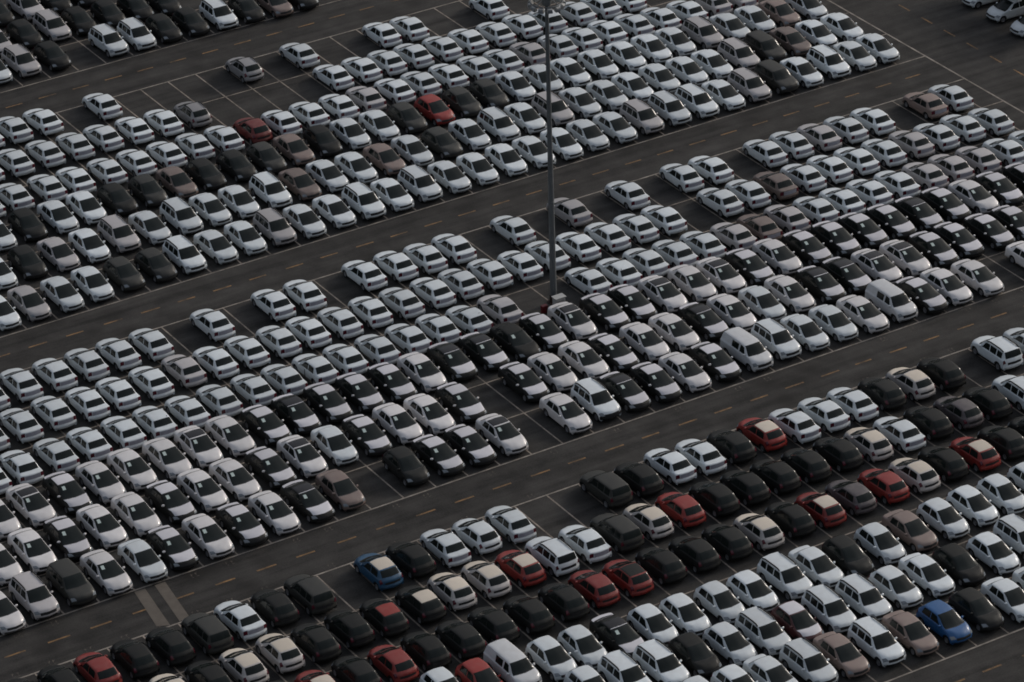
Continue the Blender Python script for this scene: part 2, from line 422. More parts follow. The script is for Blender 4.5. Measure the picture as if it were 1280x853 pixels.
SHAPES['van'] = dict(st=[
    low(2.08, 1.78, .78, .22, .28), low(2.16, 1.88, .85, .23, .42), low(2.16, 1.87, .88, .24, .60), low(2.12, 1.82, .89, .24, .78),
    (2.02, 1.70, .895, .25, .58, .84, .81, .89, .68, .92, .94),
    (1.66, 1.46, .90, .25, .62, .96, .83, 1.02, .70, 1.06, 1.08),
    (1.35, 1.10, .90, .25, .64, 1.03, .85, 1.085, .77, 1.11, 1.14),
    (.62, .42, .90, .25, .66, 1.05, .84, 1.09, .65, 1.60, 1.66),
    (.00, -.04, .90, .25, .67, 1.06, .84, 1.10, .66, 1.67, 1.74),
    (-1.94, -1.84, .90, .25, .68, 1.07, .83, 1.11, .64, 1.64, 1.70),
    (-2.18, -2.04, .895, .26, .68, 1.08, .83, 1.12, .74, 1.15, 1.16),
    (-2.20, -2.05, .89, .27, .66, .98, .82, 1.02, .74, 1.03, 1.04),
    low(-2.22, -2.06, .89, .28, .92), low(-2.23, -2.06, .89, .28, .70), low(-2.26, -2.08, .89, .28, .54), low(-2.22, -2.04, .85, .27, .38), low(-2.16, -1.98, .78, .26, .29)],
    w=.90, cowl=6, rf=7, rr=9, rb=10, wheels=(1.36, -1.36), wr=.32, ntop=4, tail=11.2)

MESH = {}
def shared(key, make, mat):
    """one mesh per shape, shared by every car of that shape"""
    if key not in MESH:
        v, f, sm = make()
        o = obj('tmp', v, f, mat, None, sm)
        MESH[key] = o.data
        bpy.data.objects.remove(o)
    return MESH[key]

def part(name, key, make, mat, parent, loc=(0, 0, 0)):
    me = shared(key, make, mat)
    me.name = name
    o = bpy.data.objects.new(name, me); COL.objects.link(o)
    o.parent = parent; o.location = loc
    if me.materials[0] != mat:
        o.material_slots[0].link = 'OBJECT'; o.material_slots[0].material = mat
    return o

def make_car(shape, body, label, cat, roof=None, bonnet=None, boot=None, sheet=False, rails=False, cladding=False, mirrors=None):
    sh = SHAPES[shape]
    if 'S' not in sh: sh['S'] = Surf(sh['st'])
    S = sh['S']; B = M[body]
    cw, rf, rr, rb = sh['cowl'], sh['rf'], sh['rr'], sh['rb']
    wz = sh['wr']; wheels = [(x, wz) for x in sh['wheels']]
    root = thing(shape, label, cat)
    K = lambda n: (shape, n)
    def P(name, corners, mat, par=None, off=0.006, na=8, nt=8, tag=None):
        def mk():
            v, f = S.patch(corners, off, na, nt); return v, f, 40
        return part(name, (shape, tag or name, tuple(map(tuple, corners))), mk, mat, par or root)
    def mk_body():
        v, f = S.body(wheels, wz + 0.055); return v, f, 38
    part('body', K('body'), mk_body, B, root)
    def mk_under():
        b = MB(); x0, x1 = sh['wheels'][0] + 0.42, sh['wheels'][1] - 0.42
        b.box(((x0 + x1) / 2, 0, 0.44), (x0 - x1, 2 * sh['w'] - 0.34, 0.50), 0.03); return b.v, b.f, None
    part('underbody', K('underbody'), mk_under, M['darkplastic'], root)
    # glass
    ws = P('windscreen', [(cw + .045, 5.10), (cw + .045, 8.90), (rf - .03, 8.80), (rf - .03, 5.20)], M['glass'], na=8, nt=12)
    P('rear_window', [(rr + .13, 5.25), (rr + .13, 8.75), (rb - .10, 8.82), (rb - .10, 5.18)], M['glass'], na=8, nt=12)
    P('cowl_trim', [(cw - .05, 5.0), (cw - .05, 9.0), (cw + .06, 9.0), (cw + .06, 5.0)], M['darkplastic'], off=.004, na=3, nt=12)
    if shape == 'van':
        side = [[(cw + .42, 4.10), (rf + .62, 4.10), (rf + .62, 4.80), (rf - .08, 4.80)], [(rf + .95, 4.10), (rr - .62, 4.10), (rr - .62, 4.74), (rf + .95, 4.74)]]
    elif shape == 'suv':
        side = [[(cw + .42, 4.10), (rf + .68, 4.10), (rf + .68, 4.80), (rf - .06, 4.80)], [(rf + .80, 4.10), (rr - .58, 4.10), (rr - .58, 4.80), (rf + .80, 4.80)], [(rr - .50, 4.12), (rr - .02, 4.12), (rr - .06, 4.78), (rr - .50, 4.80)]]
    else:
        side = [[(cw + .40, 4.10), (rf + .82, 4.10), (rf + .82, 4.84), (rf - .10, 4.80)], [(rf + .98, 4.10), (rr + .22, 4.10), (rr - .12, 4.82), (rf + .98, 4.84)]]
    for q in side:
        P('side_window', q, M['glass'], na=6, nt=6); P('side_window', mirror(q), M['glass'], na=6, nt=6)
    if sheet:
        P('paper_sheet', [(cw + .60, 7.46), (cw + .60, 7.86), (cw + .84, 7.86), (cw + .84, 7.46)], M['paper'], ws, 0.010, 3, 3)
    # lamps
    hl = [(2.2, 3.1), (3.7, 3.0), (3.72, 4.9), (2.5, 5.7)]
    P('headlight', hl, M['lampglass'], na=5, nt=5); P('headlight', mirror(hl), M['lampglass'], na=5, nt=5)
    t0 = sh['tail']
    tl = [(t0 - .42, 2.8), (t0 + .92, 2.7), (t0 + .92, 5.3), (t0 - .08, 5.25)] if shape in ('compact_sedan', 'sedan') else [(t0 - .9, 2.75), (t0 + 1.2, 2.5), (t0 + 1.2, 4.5), (t0 - .9, 4.5)]
    P('taillight', tl, M['taillens'], na=5, nt=5); P('taillight', mirror(tl), M['taillens'], na=5, nt=5)
    P('grille', [(1.75, 5.7), (1.75, 8.3), (2.85, 8.4), (2.85, 5.6)], M['darkplastic'], na=4, nt=8)
    P('air_intake', [(.42, 4.6), (.42, 9.4), (1.0, 9.5), (1.0, 4.5)], M['darkplastic'], na=4, nt=8)
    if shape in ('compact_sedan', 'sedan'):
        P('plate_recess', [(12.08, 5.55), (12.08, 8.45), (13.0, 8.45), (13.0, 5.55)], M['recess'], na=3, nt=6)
    else:
        P('plate_recess', [(12.2, 5.6), (12.2, 8.4), (13.0, 8.4), (13.0, 5.6)], M['darkplastic'], na=3, nt=6)
    if cladding:
        P('front_bumper', [(.05, 2.2), (.05, 11.8), (2.3, 11.8), (2.3, 2.2)], M['darkplastic'], off=0.009, na=6, nt=14)
        P('rear_bumper', [(13.3, 2.2), (13.3, 11.8), (15.6, 11.8), (15.6, 2.2)], M['darkplastic'], off=0.009, na=6, nt=14)
    # transport film or painted panels
    if roof:
        q = [(rf + .10, 5.28), (rf + .10, 8.72), (rr - .06, 8.72), (rr - .06, 5.28)]
        if roof == 'glassroof': q = [(rf + .16, 5.22), (rf + .16, 8.78), (rr - .35, 8.78), (rr - .35, 5.22)]
        P('roof_glass' if roof == 'glassroof' else 'roof_panel' if roof in ('redfilm', 'black') else 'roof_film', q, M[roof], na=10, nt=10, tag='roof')
        if roof == 'glassroof':
            qq = [(rf + .015, 5.24), (rf + .015, 8.76), (rf + .13, 8.76), (rf + .13, 5.24)]
            P('roof_front_rim', qq, M['film'] if body == 'black' else M[body], na=3, nt=10, tag='rim')
    if bonnet:
        P('bonnet_film', [(4.02, 4.5), (4.02, 9.5), (5.94, 9.5), (5.94, 4.5)], M[bonnet], na=8, nt=10)
    if boot:
        P('boot_film', [(rb + .12, 4.7), (rb + .12, 9.3), (rb + .95, 9.3), (rb + .95, 4.7)], M[boot], na=4, nt=8)
    # mirrors
    a = cw + .36
    p = S.at(a, 3.6)
    def mk_mirror(sgn):
        def f():
            bm = bmesh.new(); bmesh.ops.create_icosphere(bm, subdivisions=2, radius=1)
            for v in bm.verts:
                v.co = Vector((v.co.x * 0.075 + (-.03 if v.co.y * sgn > 0 else 0), v.co.y * 0.125, v.co.z * 0.085))
            bm.verts.index_update()
            r = [v.co[:] for v in bm.verts], [[v.index for v in q.verts] for q in bm.faces], 60
            bm.free(); return r
        return f
    for sgn in (1, -1):
        part('mirror', (shape, 'mirror', sgn), mk_mirror(sgn), M[mirrors or body], root, (p[0], sgn * (p[1] + 0.07), p[2] + 0.07))
    if rails:
        def mk_rail():
            b = MB()
            pts = []
            for i in range(9):
                q = S.at(rf + .12 + (rr - .05 - rf - .12) * i / 8, 5.30); lift = 0.075 if 0 < i < 8 else 0.0
                pts.append((q[0], 0, q[2] + lift))
            b.tube(pts, 0.048, 8); return b.v, b.f, 50
        y = S.at(rf + 1, 5.30)[1]
        for sgn in (1, -1):
            part('roof_rail', K('rail'), mk_rail, M['darkplastic'], root, (0, sgn * y, 0))
    # wheels: tyre with an alloy as sub-part
    r = wz
    def mk_tyre():
        b = MB(); b.lathe([(r * .62, -.095), (r * .93, -.10), (r, -.07), (r, .07), (r * .93, .10), (r * .62, .095)], 24, 'y', closed=True); return b.v, b.f, 50
    def mk_rim():
        b = MB()
        b.lathe([(r * .10, -.082), (r * .16, -.09), (r * .20, -.075), (r * .58, -.07), (r * .645, -.097), (r * .645, .097), (r * .58, .07), (r * .20, .075), (r * .16, .09), (r * .10, .082)], 20, 'y'); return b.v, b.f, 30
    for x in sh['wheels']:
        for sgn in (1, -1):
            w = part('wheel', K('tyre'), mk_tyre, M['rubber'], root, (x, sgn * (sh['w'] - .125), r))
            part('rim', K('rim'), mk_rim, M['alloy'], w)
    return root

def copy_car(src):
    r = src.copy(); COL.objects.link(r)
    for ch in KIDS[src.name]:
        c = ch[0].copy(); COL.objects.link(c); c.parent = r
        for g in ch[1]:
            d = g.copy(); COL.objects.link(d); d.parent = c
    return r
KIDS = {}
# ------------------------------------------------------------------ the lot: blocks of bays; x runs along the rows, y across them
U0, U1 = -95.0, 57.2
BL = {  # top edge y, row depth, column offset in bays
    'B0': (97.8, 5.10, 0.75), 'B1': (66.30, 5.17, 0.75), 'B2': (30.10, 5.02, 0.0), 'B3': (-5.00, 5.03, 0.20)}

gm = MB(); gm.quad([(-700, -500, 0), (900, -500, 0), (900, 1500, 0), (-700, 1500, 0)])
structure(gm.build('ground', M['asphalt']))
vm = MB(); vm.quad([(70.4, -60, .004), (300, -60, .004), (300, 400, .004), (70.4, 400, .004)])
structure(vm.build('grass_verge', M['verge']))

def strip(mb, x0, y0, x1, y1, w, z):
    d = Vector((x1 - x0, y1 - y0)); n = Vector((-d.y, d.x)).normalized() * w / 2
    mb.quad([(x0 - n.x, y0 - n.y, z), (x1 - n.x, y1 - n.y, z), (x1 + n.x, y1 + n.y, z), (x0 + n.x, y0 + n.y, z)][:4])

lm = MB()      # long white lines along the aisles and the right-hand road
for y in (72.2, 66.28, 35.26, 30.08, 0.0, -4.98, -35.18):
    strip(lm, U0, y, U1 - .06, y, .13, .008)
strip(lm, U1, -75, U1, 140, .15, .008)
structure(lm.build('road_markings', M['line']))
bm_ = MB()
for b, (top, d, off) in BL.items():
    n = 5 if b == 'B0' else 6
    for r in range(1, n):
        strip(bm_, U0, top - r * d, U1 - .09, top - r * d, .11, .0095)
    k = int(math.floor((U0 + 1) / BAY - off)) + 1
    while (k + off) * BAY < U1 - .5:
        x = (k + off) * BAY
        strip(bm_, x, top - .07, x, top - n * d + .08, .11, .012)
        k += 1
structure(bm_.build('bay_markings', M['bayline']))
dm = MB()
for y, x0, per in ((69.45, -5.63, 2.97), (32.75, -3.36, 2.985), (-2.38, 1.86, 2.975), (-37.6, .6, 2.98)):
    n = int((x0 - U0) / per)
    x = x0 - n * per
    while x < U1 - 2:
        jx = rnd.uniform(-.06, .06); jy = rnd.uniform(-.03, .03)
        strip(dm, x + jx, y + jy, x + jx + 1.5 + rnd.uniform(-.12, .06), y + jy, .15, .008); x += per
y = 44.5
for i in range(-30, 34):
    yy = y + i * 3.06
    strip(dm, 61.45, yy, 61.45, yy - 1.5, .15, .008)
structure(dm.build('lane_markings', M['dash']))
nm = MB()      # scuffed remains of painted marks in front of the bays
for (yy, off, s) in ((-.55, 0.0, 1), (-4.5, .2, 1)):
    for k in range(-36, 22):
        if rnd.random() < .25: continue
        x = (k + off + .5) * BAY + rnd.uniform(-.1, .1)
        for j in range(2):
            xx = x + j * .34 + rnd.uniform(-.03, .03)
            strip(nm, xx, yy - .2, xx + rnd.uniform(.10, .18), yy - .2 + rnd.uniform(-.04, .05), .05, .008)
            strip(nm, xx + rnd.uniform(0, .08), yy - .05, xx + rnd.uniform(.05, .15), yy + .22, .05, .010)
            strip(nm, xx, yy + .12, xx + .17, yy + rnd.uniform(.08, .2), .05, .012)
structure(nm.build('paint_marks', M['scuff']))
for q in ([(-32.62, -.16), (-33.28, -4.55), (-32.50, -4.90), (-31.86, -.20)], [(-31.18, -.2), (-31.80, -4.85), (-31.06, -4.85), (-30.42, -.2)]):
    c = MB(); c.quad([(x, y_, .014) for x, y_ in q]); structure(c.build('concrete_strip', M['concrete']))

# ------------------------------------------------------------------ cars
ROWS = {
    ('B0',3): '-2b -1v 0b 1b',
    ('B0',4): '-3t -2b -1v 0b 1b 2b 3b',
    ('B0',5): '-4s -3v -2b 0u 1u 2b 3b 4u 5b 6n 7b',
    ('B1',1): '-6s -5s -4s -2s 3e 5s 8s 9s 12s',
    ('B1',2): '-7s -6s -5s -4s -3s -2s -1s 0e 5s 6s 7s 8s 9s 10s 11s 12s 13s 14s 15s 16s',
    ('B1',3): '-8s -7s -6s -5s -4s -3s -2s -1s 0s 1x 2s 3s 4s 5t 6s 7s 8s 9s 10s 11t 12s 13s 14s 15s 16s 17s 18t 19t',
    ('B1',4): '-9s -8b -7s -6s -5b -4g -3n -2b -1b 0g 1n 2b 3s 4s 5g 6r 7g 8g 9s 10s 11s 12s 13s 14s 15s 16v 17s 18s 19n 20s',
    ('B1',5): '-10s -9b -8t -7s -6v -5s -4u -3s -2s -1u 0n 1s 2s 3n 4s 5g 6s 7u 8s 9v 10s 11s 12s 13s 14s 15s 16v 17d 18n 19s 20s',
    ('B1',6): '-11s -10t -9s -8s -7g -6g -5u -4s -3s -2v -1s 0s 1u 2s 3u 4s 5s 6s 7s 8s 9s 10s 11v 12u 13u 14s 15v 16d 17s 18u 19s 20s',
    ('B2',1): '-12s -11s -10s -9s -8s -7s -5s -3s -2s 0s 1s 2s 3s 5s 7t 9s 11s 12s 14s 15s 16t 17s 18s 20n 21s',
    ('B2',2): '-13s -12s -11s -10s -9s -8s -7t -6s -5s -4s -3s -2s -1s 0s 1s 2s 3s 4s 5s 6s 7s 8s 9s 11s 12s 13n 14s 15s 16s 17s 18t 19s 20s 21s',
    ('B2',3): '-14s -13s -12s -11s -10s -9s -8s -7s -6s -5s -4s -3s -2s -1s 0s 1s 2t 5s 6s 7s 8s 9s 10t 11n 12t 13s 14s 15s 16s 17t 18t 19t 20s 21s',
    ('B2',4): '-15j -14p -13k -12j -11j -10j -9p -8j -7k -6q -5k -4k -3k -2j -1q 0q 1o 2k 3p 4k 5k 6p 7j 8p 9k 10j 11k 12k 13k 14k 15q 16k 17j 18k 19k',
    ('B2',5): '-16j -15j -14k -13j -12j -11k -10j -9j -8k -7p -6s -5k -4j -3j -2k 0k 1j 2j 3k 4j 5j 6q 7j 8s 9j 10q 11q 12p 13p 14k 15k 16k 17k',
    ('B2',6): '-17j -16v -15d -14j -13s -12k -11j -10k -9j -8q -7n -5b -4k -3k -2p 0j 1w 2q 3k 4j 5k 6V 7u 8s 9s 10j 11V 12k 13j 14j 16j',
    ('B3',1): '-18B -17B -16r -15B -14B -13D -12s -11B -10D -8M -7B -6s -5h -4s -1D 0B 1s 2s 3B 4R 5s 6s 7s 8B 9C 10B 12u 13s',
    ('B3',2): '-16B -15C -14B -13C -12C -11B -10B -9Z -8K -7C -6C -5R -4u -3s -2D -1C 0r 1B 2B 3B 4B 5B 6C 7s 8B 9G 10B 11u',
    ('B3',3): '-13B -12R -11B -10r -9B -8B -7B -6B -5B -4r -3Q -2B -1B 0B 1C 2B 3R 4G 5r 6C 7B 8R 9B 10B',
    ('B3',4): '-10h -9r -8V -7h -6h -5q -4h -3h -2h -1h 0u 1s 2B 3h 4n 5h 6h 7h 8h',
    ('B3',5): '-7h -6u -5u -4B -3h -2u -1Y 0u 1u 2h 3s 4B 5h 6u',
    ('B3',6): '-5h -4h -3s -2u -1n 0u 1n 2L 3B 4s 5s',
}
# slow drift of where drivers actually stopped, per block and half: x then y, for (1, k/10, (k/10)^2, row, row*k/10)
DRIFT = {('B0', 1): ([0.104, 0.054, 0.0, 0.0, 0.0], [-0.248, -1.433, 0.0, 0.0, 0.0]), ('B1', 0): ([-0.528, 0.279, -0.109, 0.107, 0.11], [0.28, -0.719, -0.117, -0.088, 0.339]), ('B1', 1): ([0.473, 0.241, 0.027, -0.023, 0.007], [0.035, -0.235, -0.034, -0.303, 0.208]), ('B2', 0): ([-0.669, 0.253, -0.027, 0.115, -0.04], [0.095, 0.062, -0.17, 0.0, -0.002]), ('B2', 1): ([0.449, 0.175, -0.066, 0.036, -0.065], [0.21, 0.066, -0.249, -0.162, -0.024]), ('B3', 0): ([-0.368, 0.043, -0.031, 0.171, -0.017], [0.297, -0.04, -0.109, 0.136, -0.109]), ('B3', 1): ([0.443, -0.219, 0.595, 0.202, -0.166], [-0.054, -0.941, 1.167, 0.414, -0.731])}
CODE = {   # code: shape, paint, description, options
 's': ('compact_sedan', 'white', 'white compact sedan', {}),
 't': ('compact_sedan', 'silver', 'silver-grey compact sedan', {}),
 'n': ('compact_sedan', 'taupe', 'brown compact sedan', {}),
 'g': ('hatchback', 'olive', 'dark grey hatchback', {}),
 'b': ('hatchback', 'black', 'black hatchback', {}),
 'B': ('hatchback', 'black', 'black hatchback', {}),
 'r': ('hatchback', 'red', 'red hatchback', {}),
 'h': ('hatchback', 'white', 'white hatchback', {}),
 'C': ('hatchback', 'creambody', 'cream-topped beige hatchback', dict(roof='cream', bonnet='cream')),
 'R': ('hatchback', 'red', 'cream-roofed red hatchback', dict(roof='cream')),
 'M': ('hatchback', 'teal', 'cream-roofed blue hatchback', dict(roof='cream')),
 'K': ('hatchback', 'black', 'cream-roofed black hatchback', dict(roof='cream')),
 'Z': ('hatchback', 'black', 'red-roofed black hatchback', dict(roof='redfilm')),
 'Q': ('hatchback', 'red', 'black-roofed red hatchback', dict(roof='black')),
 'G': ('hatchback', 'plum', 'purplish grey hatchback', {}),
 'Y': ('hatchback', 'darkred', 'white-roofed maroon hatchback', dict(roof='film', bonnet='film')),
 'L': ('hatchback', 'blue', 'bright blue hatchback', {}),
 'e': ('hatchback', 'greysilver', 'dark silver hatchback', dict(rails=True)),
 'x': ('hatchback', 'vignettedred', 'vignette-darkened red hatchback', {}),
 'u': ('suv', 'white', 'white SUV', dict(rails=True)),
 'w': ('suv', 'white', 'black-bumpered white SUV', dict(rails=True, cladding=True)),
 'v': ('suv', 'silver', 'silver-grey SUV', dict(rails=True)),
 'd': ('suv', 'olive', 'dark grey SUV', {}),
 'D': ('suv', 'olive', 'dark grey SUV', {}),
 'V': ('van', 'palegrey', 'pale grey van', {}),
 'j': ('sedan', 'warmwhite', 'large white sedan', dict(sheet=True)),
 'p': ('sedan', 'warmwhite', 'glass-roofed white sedan', dict(sheet=True, roof='glassroof')),
 'k': ('sedan', 'black', 'white-filmed black sedan', dict(sheet=True, roof='film', bonnet='film', boot='film', mirrors='warmwhite')),
 'q': ('sedan', 'black', 'glass-roofed black sedan', dict(sheet=True, roof='glassroof', bonnet='film', boot='film')),
 'o': ('sedan', 'black', 'plain black sedan', dict(sheet=True)),
}
ORD = ['', 'first', 'second', 'third', 'fourth', 'fifth', 'sixth', 'seventh', 'eighth', 'ninth', 'tenth', 'eleventh', 'twelfth', 'thirteenth', 'fourteenth', 'fifteenth',
       'sixteenth', 'seventeenth', 'eighteenth', 'nineteenth', 'twentieth'] + ['twenty-' + w for w in ('first', 'second', 'third', 'fourth', 'fifth', 'sixth', 'seventh', 'eighth', 'ninth')] + ['thirtieth']
BLOCK = {'B0': 'top-left block', 'B1': 'upper block', 'B2': 'middle block', 'B3': 'lower block'}
SPECIAL = {'M': 'blue hatchback with a cream roof beside an empty bay, lower block',
           'Z': 'black hatchback with a red roof, behind the cream-roofed blue one',
           'K': 'black hatchback with a cream roof, beside the red-roofed black one',
           'Q': 'red hatchback with a black roof, third row of the lower block',
           'Y': 'maroon hatchback with white film on roof and bonnet, lower block',
           'L': 'bright blue hatchback with blue roof, nose to the bottom aisle',
           'w': 'white SUV with black bumpers beside the front white sedan, middle block',
           'o': 'black sedan without white film, just left of the lamp mast'}
CATS = {'compact_sedan': 'car', 'sedan': 'car', 'hatchback': 'car', 'suv': 'car', 'van': 'van'}
ROWNAME = {('B0', 5): 'front', ('B0', 4): 'middle', ('B0', 3): 'back'}
parsed = {}
for key, txt in ROWS.items():
    l = []
    for tok in txt.split():
        l.append((int(tok[:-1]), tok[-1]))
    parsed[key] = sorted(l)
protos = {}
used_labels = {}
for (b, r), row in parsed.items():
    top, dep, off = BL[b]
    half = 1 if (b == 'B0' or r >= 4) else 0
    cu, cv = DRIFT[b, half]
    rown = ROWNAME.get((b, r)) or ORD[r]
    place = '%s row, %s' % (rown, BLOCK[b])
    descs = [CODE[c][2] for k, c in row]
    occ = {k for k, c in row}
    gaps = [k for k in range(row[0][0], row[-1][0]) if k not in occ]
    for i, (k, c) in enumerate(row):
        shape, body, desc, opt = CODE[c]
        # label: what it is, then where it stands from the nearest one-of-its-kind car of its own row
        if c in SPECIAL:
            label = SPECIAL[c]
        elif descs.count(desc) == 1:
            label = '%s, the only one in the %s' % (desc, place)
        else:
            best = None
            for j, d2 in enumerate(descs):
                if descs.count(d2) == 1 and j != i and (best is None or abs(j - i) < abs(best - i)): best = j
            if best is not None:
                n = abs(best - i); side = 'left' if i < best else 'right'
                label = '%s, %s car %s of the %s, %s' % (desc, ORD[n], side, descs[best], place)
            elif len(gaps) == 1:
                g = gaps[0]; n = sum(1 for kk in occ if min(k, g) < kk < max(k, g)) + 1
                label = '%s, %s car %s of the empty bay, %s' % (desc, ORD[n], 'left' if k < g else 'right', place)
            else:
                label = '%s, %s car from the left end of the %s' % (desc, ORD[i + 1], place)
        kk = k / 10; rr_ = r - (5 if half else 2)
        bas = (1, kk, kk * kk, rr_, rr_ * kk)
        x = (k + .5 + off) * BAY + sum(p * q for p, q in zip(cu, bas)) + rnd.gauss(0, .06)
        y = top - (r - .5) * dep + sum(p * q for p, q in zip(cv, bas)) + rnd.gauss(0, .07)
        rz = math.radians((-90 if half else 90) + rnd.gauss(0, 1.0))
        if c not in protos:
            o = make_car(shape, body, label, CATS[shape], **opt)
            protos[c] = o
            KIDS[o.name] = [(ch, list(ch.children)) for ch in o.children]
        else:
            o = copy_car(protos[c])
        o.location = (x, y, .004); o.rotation_euler = (0, 0, rz)
        o['label'] = label; o['category'] = CATS[shape]
        o['group'] = 'rows of parked ' + desc + 's'
        used_labels[label] = used_labels.get(label, 0) + 1
# white cars lined up beyond the right-hand road
for i, (x, y, lab) in enumerate(((67.3, 34.1, 'white hatchback nearest the frame edge beyond the right-hand road'),
                                 (67.5, 37.5, 'middle white hatchback of three parked beyond the right-hand road'),
                                 (67.6, 40.9, 'white hatchback cut by the top edge beyond the right-hand road'))):
    o = copy_car(protos['h']); o.location = (x, y, .004); o.rotation_euler = (0, 0, math.radians(180 + rnd.gauss(0, 2)))
    o['label'] = lab; o['category'] = 'car'; o['group'] = 'white cars beyond the right road'
print('duplicate labels:', [k for k, v in used_labels.items() if v > 1], 'cars', sum(used_labels.values()))

# dark shrubs overhanging the tails of those white cars
for i, (x, y, rad, lab) in enumerate(((69.8, 34.8, 2.0, 'dark leafy shrub at the frame edge behind the first white hatchback'),
                                      (70.0, 38.5, 2.1, 'dark leafy shrub behind the middle white hatchback'),
                                      (70.2, 42.2, 2.0, 'dark leafy shrub cut by the top frame edge behind white hatchback'))):
    sh = thing('shrub', lab, 'shrub', (x, y, 0), 0, 'dark shrubs beyond the right road')
    b = MB()
    for st in range(5):
        a = st * 1.26 + rnd.random()
        b.tube([(0.05 * math.cos(a), 0.05 * math.sin(a), 0), (.35 * math.cos(a), .35 * math.sin(a), .9), (.9 * math.cos(a) - .5, .9 * math.sin(a), 2.6)], .045, 6)
    b.lathe([(.16, 0), (.12, .5)], 8)
    b.build('stem', M['bark'], sh)
    v = []; f = []
    for n in range(2200):
        while True:
            p = Vector((rnd.uniform(-1, 1), rnd.uniform(-1, 1), rnd.uniform(-1, 1)))
            if .35 < p.length < 1 + .18 * math.sin(5 * p.x + 3 * p.y + i): break
        p = Vector((p.x * rad - 1.0, p.y * rad, 2.75 + p.z * 1.15))
        d = Euler((rnd.uniform(-.9, .9), rnd.uniform(-.9, .9), rnd.uniform(0, 6.3))).to_matrix()
        L_ = rnd.uniform(.10, .20); k0 = len(v)
        for q in ((-L_, 0, 0), (0, -L_ * .5, .02), (L_, 0, 0), (0, L_ * .5, .02)):
            v.append((p + d @ Vector(q))[:])
        f.append((k0, k0 + 1, k0 + 2, k0 + 3))
    obj('foliage', v, f, M['leaf'], sh)

# ------------------------------------------------------------------ lamp mast, cabinet, extinguisher box, posts
MX, MY, MZ = 10.20, 17.30, 23.7
mast = thing('lamp_mast', 'tall grey lamp mast with a ring of floodlights, rising from the middle block', 'lamp mast', (MX, MY, 0))
b = MB(); b.lathe([(.25, .05), (.208, 8.0), (.235, 8.02), (.235, 8.14), (.207, 8.16), (.165, 16.0), (.19, 16.02), (.19, 16.14), (.164, 16.16), (.125, MZ + 1.2)], 12); b.build('pole', M['galv'], mast, 40)
b = MB(); b.lathe([(.46, 0), (.46, .05), (.30, .07), (.27, .55), (.235, .60)], 12); b.build('base_flange', M['rust'], mast, 30)
b = MB(); b.box((-.10, -.19, 1.25), (.16, .10, .55), .01); b.build('access_door', M['galv'], mast)
b = MB()
RR = 1.12
ring = [(RR * math.cos(t), RR * math.sin(t), MZ) for t in [i * math.pi / 16 for i in range(33)]]
b.tube(ring, .045, 6)
for i in range(4):
    a = i * math.pi / 2 + .3
    b.tube([(.14 * math.cos(a), .14 * math.sin(a), MZ + .35), (RR * math.cos(a), RR * math.sin(a), MZ)], .035, 6)
b.lathe([(.30, MZ - .25), (.34, MZ), (.30, MZ + .4)], 12)
b.build('lamp_ring', M['galv'], mast, 40)
fl = None
for i in range(12):
    a = i * math.pi / 6 + .15
    if fl is None:
        m_ = MB(); m_.box((.10, 0, -.20), (.26, .42, .34), .03, .8)
        m_.tube([(-.02, 0, 0), (.06, 0, -.08)], .03, 6)
        fl = m_.build('floodlight', M['lamp'], mast)
        g_ = MB(); g_.box((.244, 0, -.21), (.03, .34, .25), .008); ln = g_.build('lens', M['lampglass'], fl)
        f2 = fl
    else:
        f2 = fl.copy(); COL.objects.link(f2); f2.parent = mast
        l2 = ln.copy(); COL.objects.link(l2); l2.parent = f2
    f2.location = (RR * math.cos(a), RR * math.sin(a), MZ); f2.rotation_euler = (0, math.radians(18), a)

cab = thing('electrical_cabinet', 'grey louvred electrical cabinet at the foot of the lamp mast', 'cabinet', (9.88, 16.05, 0))
b = MB(); b.box((0, 0, .05), (.86, .56, .10)); b.build('plinth', M['concrete'], cab)
b = MB(); b.box((0, 0, .58), (.80, .50, .96), .015); b.build('housing', M['cabinet'], cab)
b = MB(); b.box((0, 0, 1.09), (.92, .62, .06), .01); b.build('lid', M['cabinet'], cab)
b = MB(); b.box((0, -.258, .56), (.72, .02, .84), .004)
d_ = b.build('door', M['cabinet'], cab)
b = MB(); b.box((.28, -.285, .62), (.03, .03, .14), .005); b.build('handle', M['darkplastic'], d_)
for zz in (.36, .52, .68, .84):
    b = MB(); b.box((0, -.275, zz), (.6, .014, .03)); b.build('louvre', M['darkplastic'], d_)
ext = thing('extinguisher_box', 'small red fire box standing left of the lamp mast', 'fire box', (8.75, 16.25, 0), .05)
b = MB(); b.box((0, 0, .34), (.46, .28, .60), .02); b.build('housing', M['redbox'], ext)
b = MB(); b.box((0, -.148, .35), (.40, .02, .52), .006); d_ = b.build('door', M['redbox'], ext)
b = MB(); b.box((.14, -.17, .36), (.03, .03, .10), .005); b.build('handle', M['darkplastic'], d_)
b = MB(); b.box((-.16, 0, .02), (.05, .22, .04)); b.build('foot', M['darkplastic'], ext)
b = MB(); b.box((.16, 0, .02), (.05, .22, .04)); b.build('foot', M['darkplastic'], ext)

